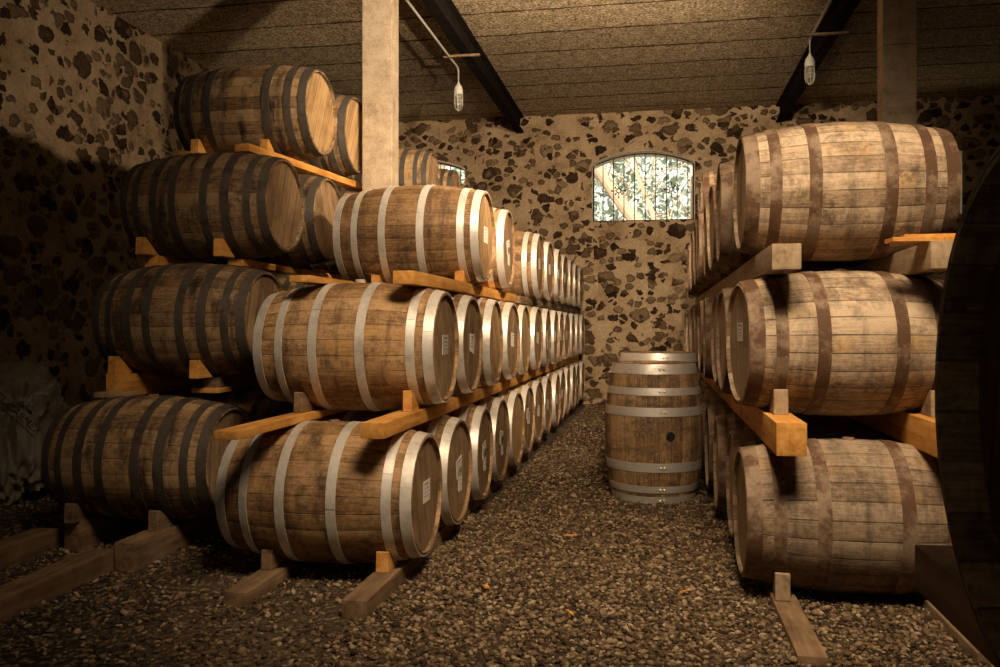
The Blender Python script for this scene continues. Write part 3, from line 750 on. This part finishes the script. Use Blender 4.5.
# print projected on the sack
def project_print(sk, bmsrc, name, cen, right, up, fwd, lift=.006):
    dg = bpy.context.evaluated_depsgraph_get()
    me = sk.data; tree = BVHTree.FromPolygons([sk.matrix_world @ v.co for v in me.vertices], [tuple(p.vertices) for p in me.polygons])
    for v in bmsrc.verts:
        o = cen + right*v.co.x + up*v.co.y - fwd*1.5
        h = tree.ray_cast(o, fwd)
        hit = h[0] if h[0] else cen
        v.co = sk.matrix_world.inverted() @ (hit - fwd*lift)
    return link(name, bmsrc, M['ink'], sk, smooth=False)
cu = bpy.data.curves.new('t', 'FONT'); cu.body = 'ZUCARMEX'; cu.size = .062; cu.align_x = 'CENTER'; cu.space_character = 1.1
to = bpy.data.objects.new('t', cu); COL.objects.link(to); bpy.context.view_layer.update()
tm = bpy.data.meshes.new_from_object(to.evaluated_get(bpy.context.evaluated_depsgraph_get()))
bm = bmesh.new(); bm.from_mesh(tm); bpy.data.objects.remove(to)
def qd(pts):
    bm.faces.new([bm.verts.new((*p, 0)) for p in pts])
qd([(-.18,-.022),(.18,-.022),(.18,-.017),(-.18,-.017)])
for cx in (-.035, .0, .035): qd([(cx-.024,.062),(cx+.024,.062),(cx,.10)])
bmesh.ops.triangulate(bm, faces=bm.faces)
for _ in range(2): bmesh.ops.subdivide_edges(bm, edges=[e for e in bm.edges if e.calc_length() > .04], cuts=1)
bmesh.ops.triangulate(bm, faces=bm.faces)
cen = Vector((-3.86, 4.62, .60)); fwd = Vector((cen.x, cen.y, cen.z-1.14)).normalized()
rt0 = fwd.cross(Vector((0,0,1))).normalized(); up0 = rt0.cross(fwd)
an = R(-47); right = rt0*math.cos(an) + up0*math.sin(an); up = up0*math.cos(an) - rt0*math.sin(an)
pp = project_print(s1, bm, 'printed_lettering', cen, right, up, fwd); pp['label'] = 'black printed word with three peaks above'

# ------------------------------------------------------------------ outside
bm = bmesh.new(); add_box(bm, -30, 30, YW+TH+.02, 60, -.2, 0); tag(link('ground_outside', bm, M['earth'], smooth=False), None, None, kind='structure')
def tree(name, loc, segs, seed, leaves, spread, label, lm):
    rnd = random.Random(seed); root = empty(name, loc); tag(root, label, 'tree', None)
    bm = bmesh.new(); tips = []
    for pts, r0, r1 in segs:
        n = len(pts); add_tube(bm, pts, [r0+(r1-r0)*i/(n-1) for i in range(n)], 10); tips += pts[1:]
    for k in range(50):
        p = Vector(rnd.choice(tips)) + Vector((rnd.uniform(-.3,.3),rnd.uniform(-.3,.3),rnd.uniform(-.4,.4))); d = Vector((rnd.uniform(-1,1),rnd.uniform(-.6,.6),rnd.uniform(-.2,1))).normalized()
        e = p+d*rnd.uniform(.5,1.2); m_ = (p+e)/2+Vector((rnd.uniform(-.1,.1),0,rnd.uniform(-.1,.1))); add_tube(bm, [p,m_,e],[.016,.011,.005],5)
    link('trunk', bm, M['bark'], root)
    bm = bmesh.new()
    for k in range(leaves):
        c_ = Vector((rnd.gauss(0,spread[0]), rnd.gauss(spread[3],spread[1]), rnd.gauss(spread[4],spread[2])))
        if c_.z + loc[2] < .1: continue
        u = Vector((rnd.uniform(-1,1),rnd.uniform(-1,1),rnd.uniform(-1,1))).normalized(); v_ = u.orthogonal().normalized(); l_ = rnd.uniform(.05,.11)
        bm.faces.new([bm.verts.new(c_+u*l_), bm.verts.new(c_+v_*l_*.4), bm.verts.new(c_-u*l_), bm.verts.new(c_-v_*l_*.4)])
    lf = link('foliage', bm, lm, root, smooth=False); return root
tree('tree', (-.2, 16.2, 0), [([(1.2,0,0),(.7,0,1.6),(.15,0,2.75),(-.35,0,3.4),(-.9,0,4.2),(-1.5,0,5.4)], .17, .09), ([(.35,0,2.6),(.15,.1,3.3),(-.15,.15,4.1),(-.2,.2,5.2)], .06, .03), ([(.4,0,2.5),(.9,.1,3.3),(1.3,.1,4.4)], .05, .02)],
     4, 1500, (1.6,.5,1.1,1.4,3.6), 'leaning pale-barked tree seen through the arched window', M['leafm'])
tree('tree', (-4.5, 16.8, 0), [([(0,0,0),(.2,0,2.2),(.1,0,3.6),(.4,0,5.2)], .12, .06)], 9, 3500, (1.6,.6,1.2,.6,3.6), 'leafy tree outside the half hidden window', M['leafm'])
tree('tree', (4.6, 16.8, 0), [([(0,0,0),(-.2,0,2.2),(-.1,0,3.6),(-.4,0,5.2)], .12, .06)], 12, 2500, (1.6,.6,1.2,.6,3.6), 'leafy tree outside the right window', M['leafm'])
bm = bmesh.new(); rnd = random.Random(2)
for k in range(15000):
    c_ = Vector((rnd.uniform(-8,7), 19+rnd.gauss(0,.5), rnd.uniform(0,6.5)))
    u = Vector((rnd.uniform(-1,1),rnd.uniform(-1,1),rnd.uniform(-1,1))).normalized(); v_ = u.orthogonal().normalized(); l_ = rnd.uniform(.08,.17)
    bm.faces.new([bm.verts.new(c_+u*l_), bm.verts.new(c_+v_*l_*.5), bm.verts.new(c_-u*l_), bm.verts.new(c_-v_*l_*.5)])
tag(link('hedge', bm, M['leafm'], smooth=False), 'tall sunlit foliage hedge behind the trees outside', 'hedge', kind='stuff')

bm = bmesh.new(); add_box(bm, .56, .80, 13.9, 14.2, 0, 4.6, .02)
tag(link('plastered_post', bm, M['plaster'], smooth=False), 'white plastered post outside, at the right edge of the arched window', 'post')
# ------------------------------------------------------------------ light
def spot(name, loc, target, power, angle, blend, col, rad_=.1):
    l = bpy.data.lights.new(name, 'SPOT'); l.energy = power; l.spot_size = R(angle); l.spot_blend = blend; l.color = col; l.shadow_soft_size = rad_
    o = bpy.data.objects.new(name, l); COL.objects.link(o); o.location = loc
    o.rotation_euler = (Vector(target)-Vector(loc)).to_track_quat('-Z','Y').to_euler(); return o
WARM = (1, .785, .56)
spot('work_lamp', (.3, 4.0, 2.95), (-2.7, 9.6, 2.95), 860, 102, .8, WARM, .05)
spot('entrance_lamp', (.4, 1.6, 4.2), (-.1, 5.1, .9), 1330, 84, .9, WARM, .8)
spot('back_wall_fill', (-.1, 6.2, 3.6), (-2.0, 12.8, 3.5), 520, 108, .7, WARM, .08)  # added spot out of view, brightens the back wall and ceiling
l = bpy.data.lights.new('fill_light', 'AREA'); l.shape = 'RECTANGLE'; l.size = 2.2; l.size_y = 2.2; l.energy = 9; l.color = (1,.84,.62)  # added soft fill behind the camera to lift shadows; no door there
o = bpy.data.objects.new('fill_light', l); COL.objects.link(o); o.location = (-.5, -3.7, 1.9); o.rotation_euler = (R(90), 0, 0)
sun = bpy.data.lights.new('sun', 'SUN'); sun.energy = 11; sun.angle = R(.6); sun.color = (1,.93,.82)
so = bpy.data.objects.new('sun', sun); COL.objects.link(so); so.rotation_euler = (Vector((.35,.75,-1.2))).to_track_quat('-Z','Y').to_euler()
w = bpy.data.worlds.new('world'); scene.world = w; w.use_nodes = True
w.node_tree.nodes['Background'].inputs[0].default_value = (1, .95, .86, 1); w.node_tree.nodes['Background'].inputs[1].default_value = 1.5

# ------------------------------------------------------------------ camera
cam = bpy.data.cameras.new('camera'); co = bpy.data.objects.new('camera', cam); COL.objects.link(co)
co.location = (0, 0, 1.14); co.rotation_euler = (R(90), 0, R(10.3)); cam.sensor_width = 36; cam.lens = .853*36; cam.shift_y = -.0055
cam.clip_start = .05; cam.clip_end = 200
scene.camera = co
vs = scene.view_settings; scene.display_settings.display_device = 'sRGB'
vs.view_transform = 'Standard'; vs.look = 'None'; vs.exposure = 0.0; vs.gamma = 1.0; vs.use_curve_mapping = False
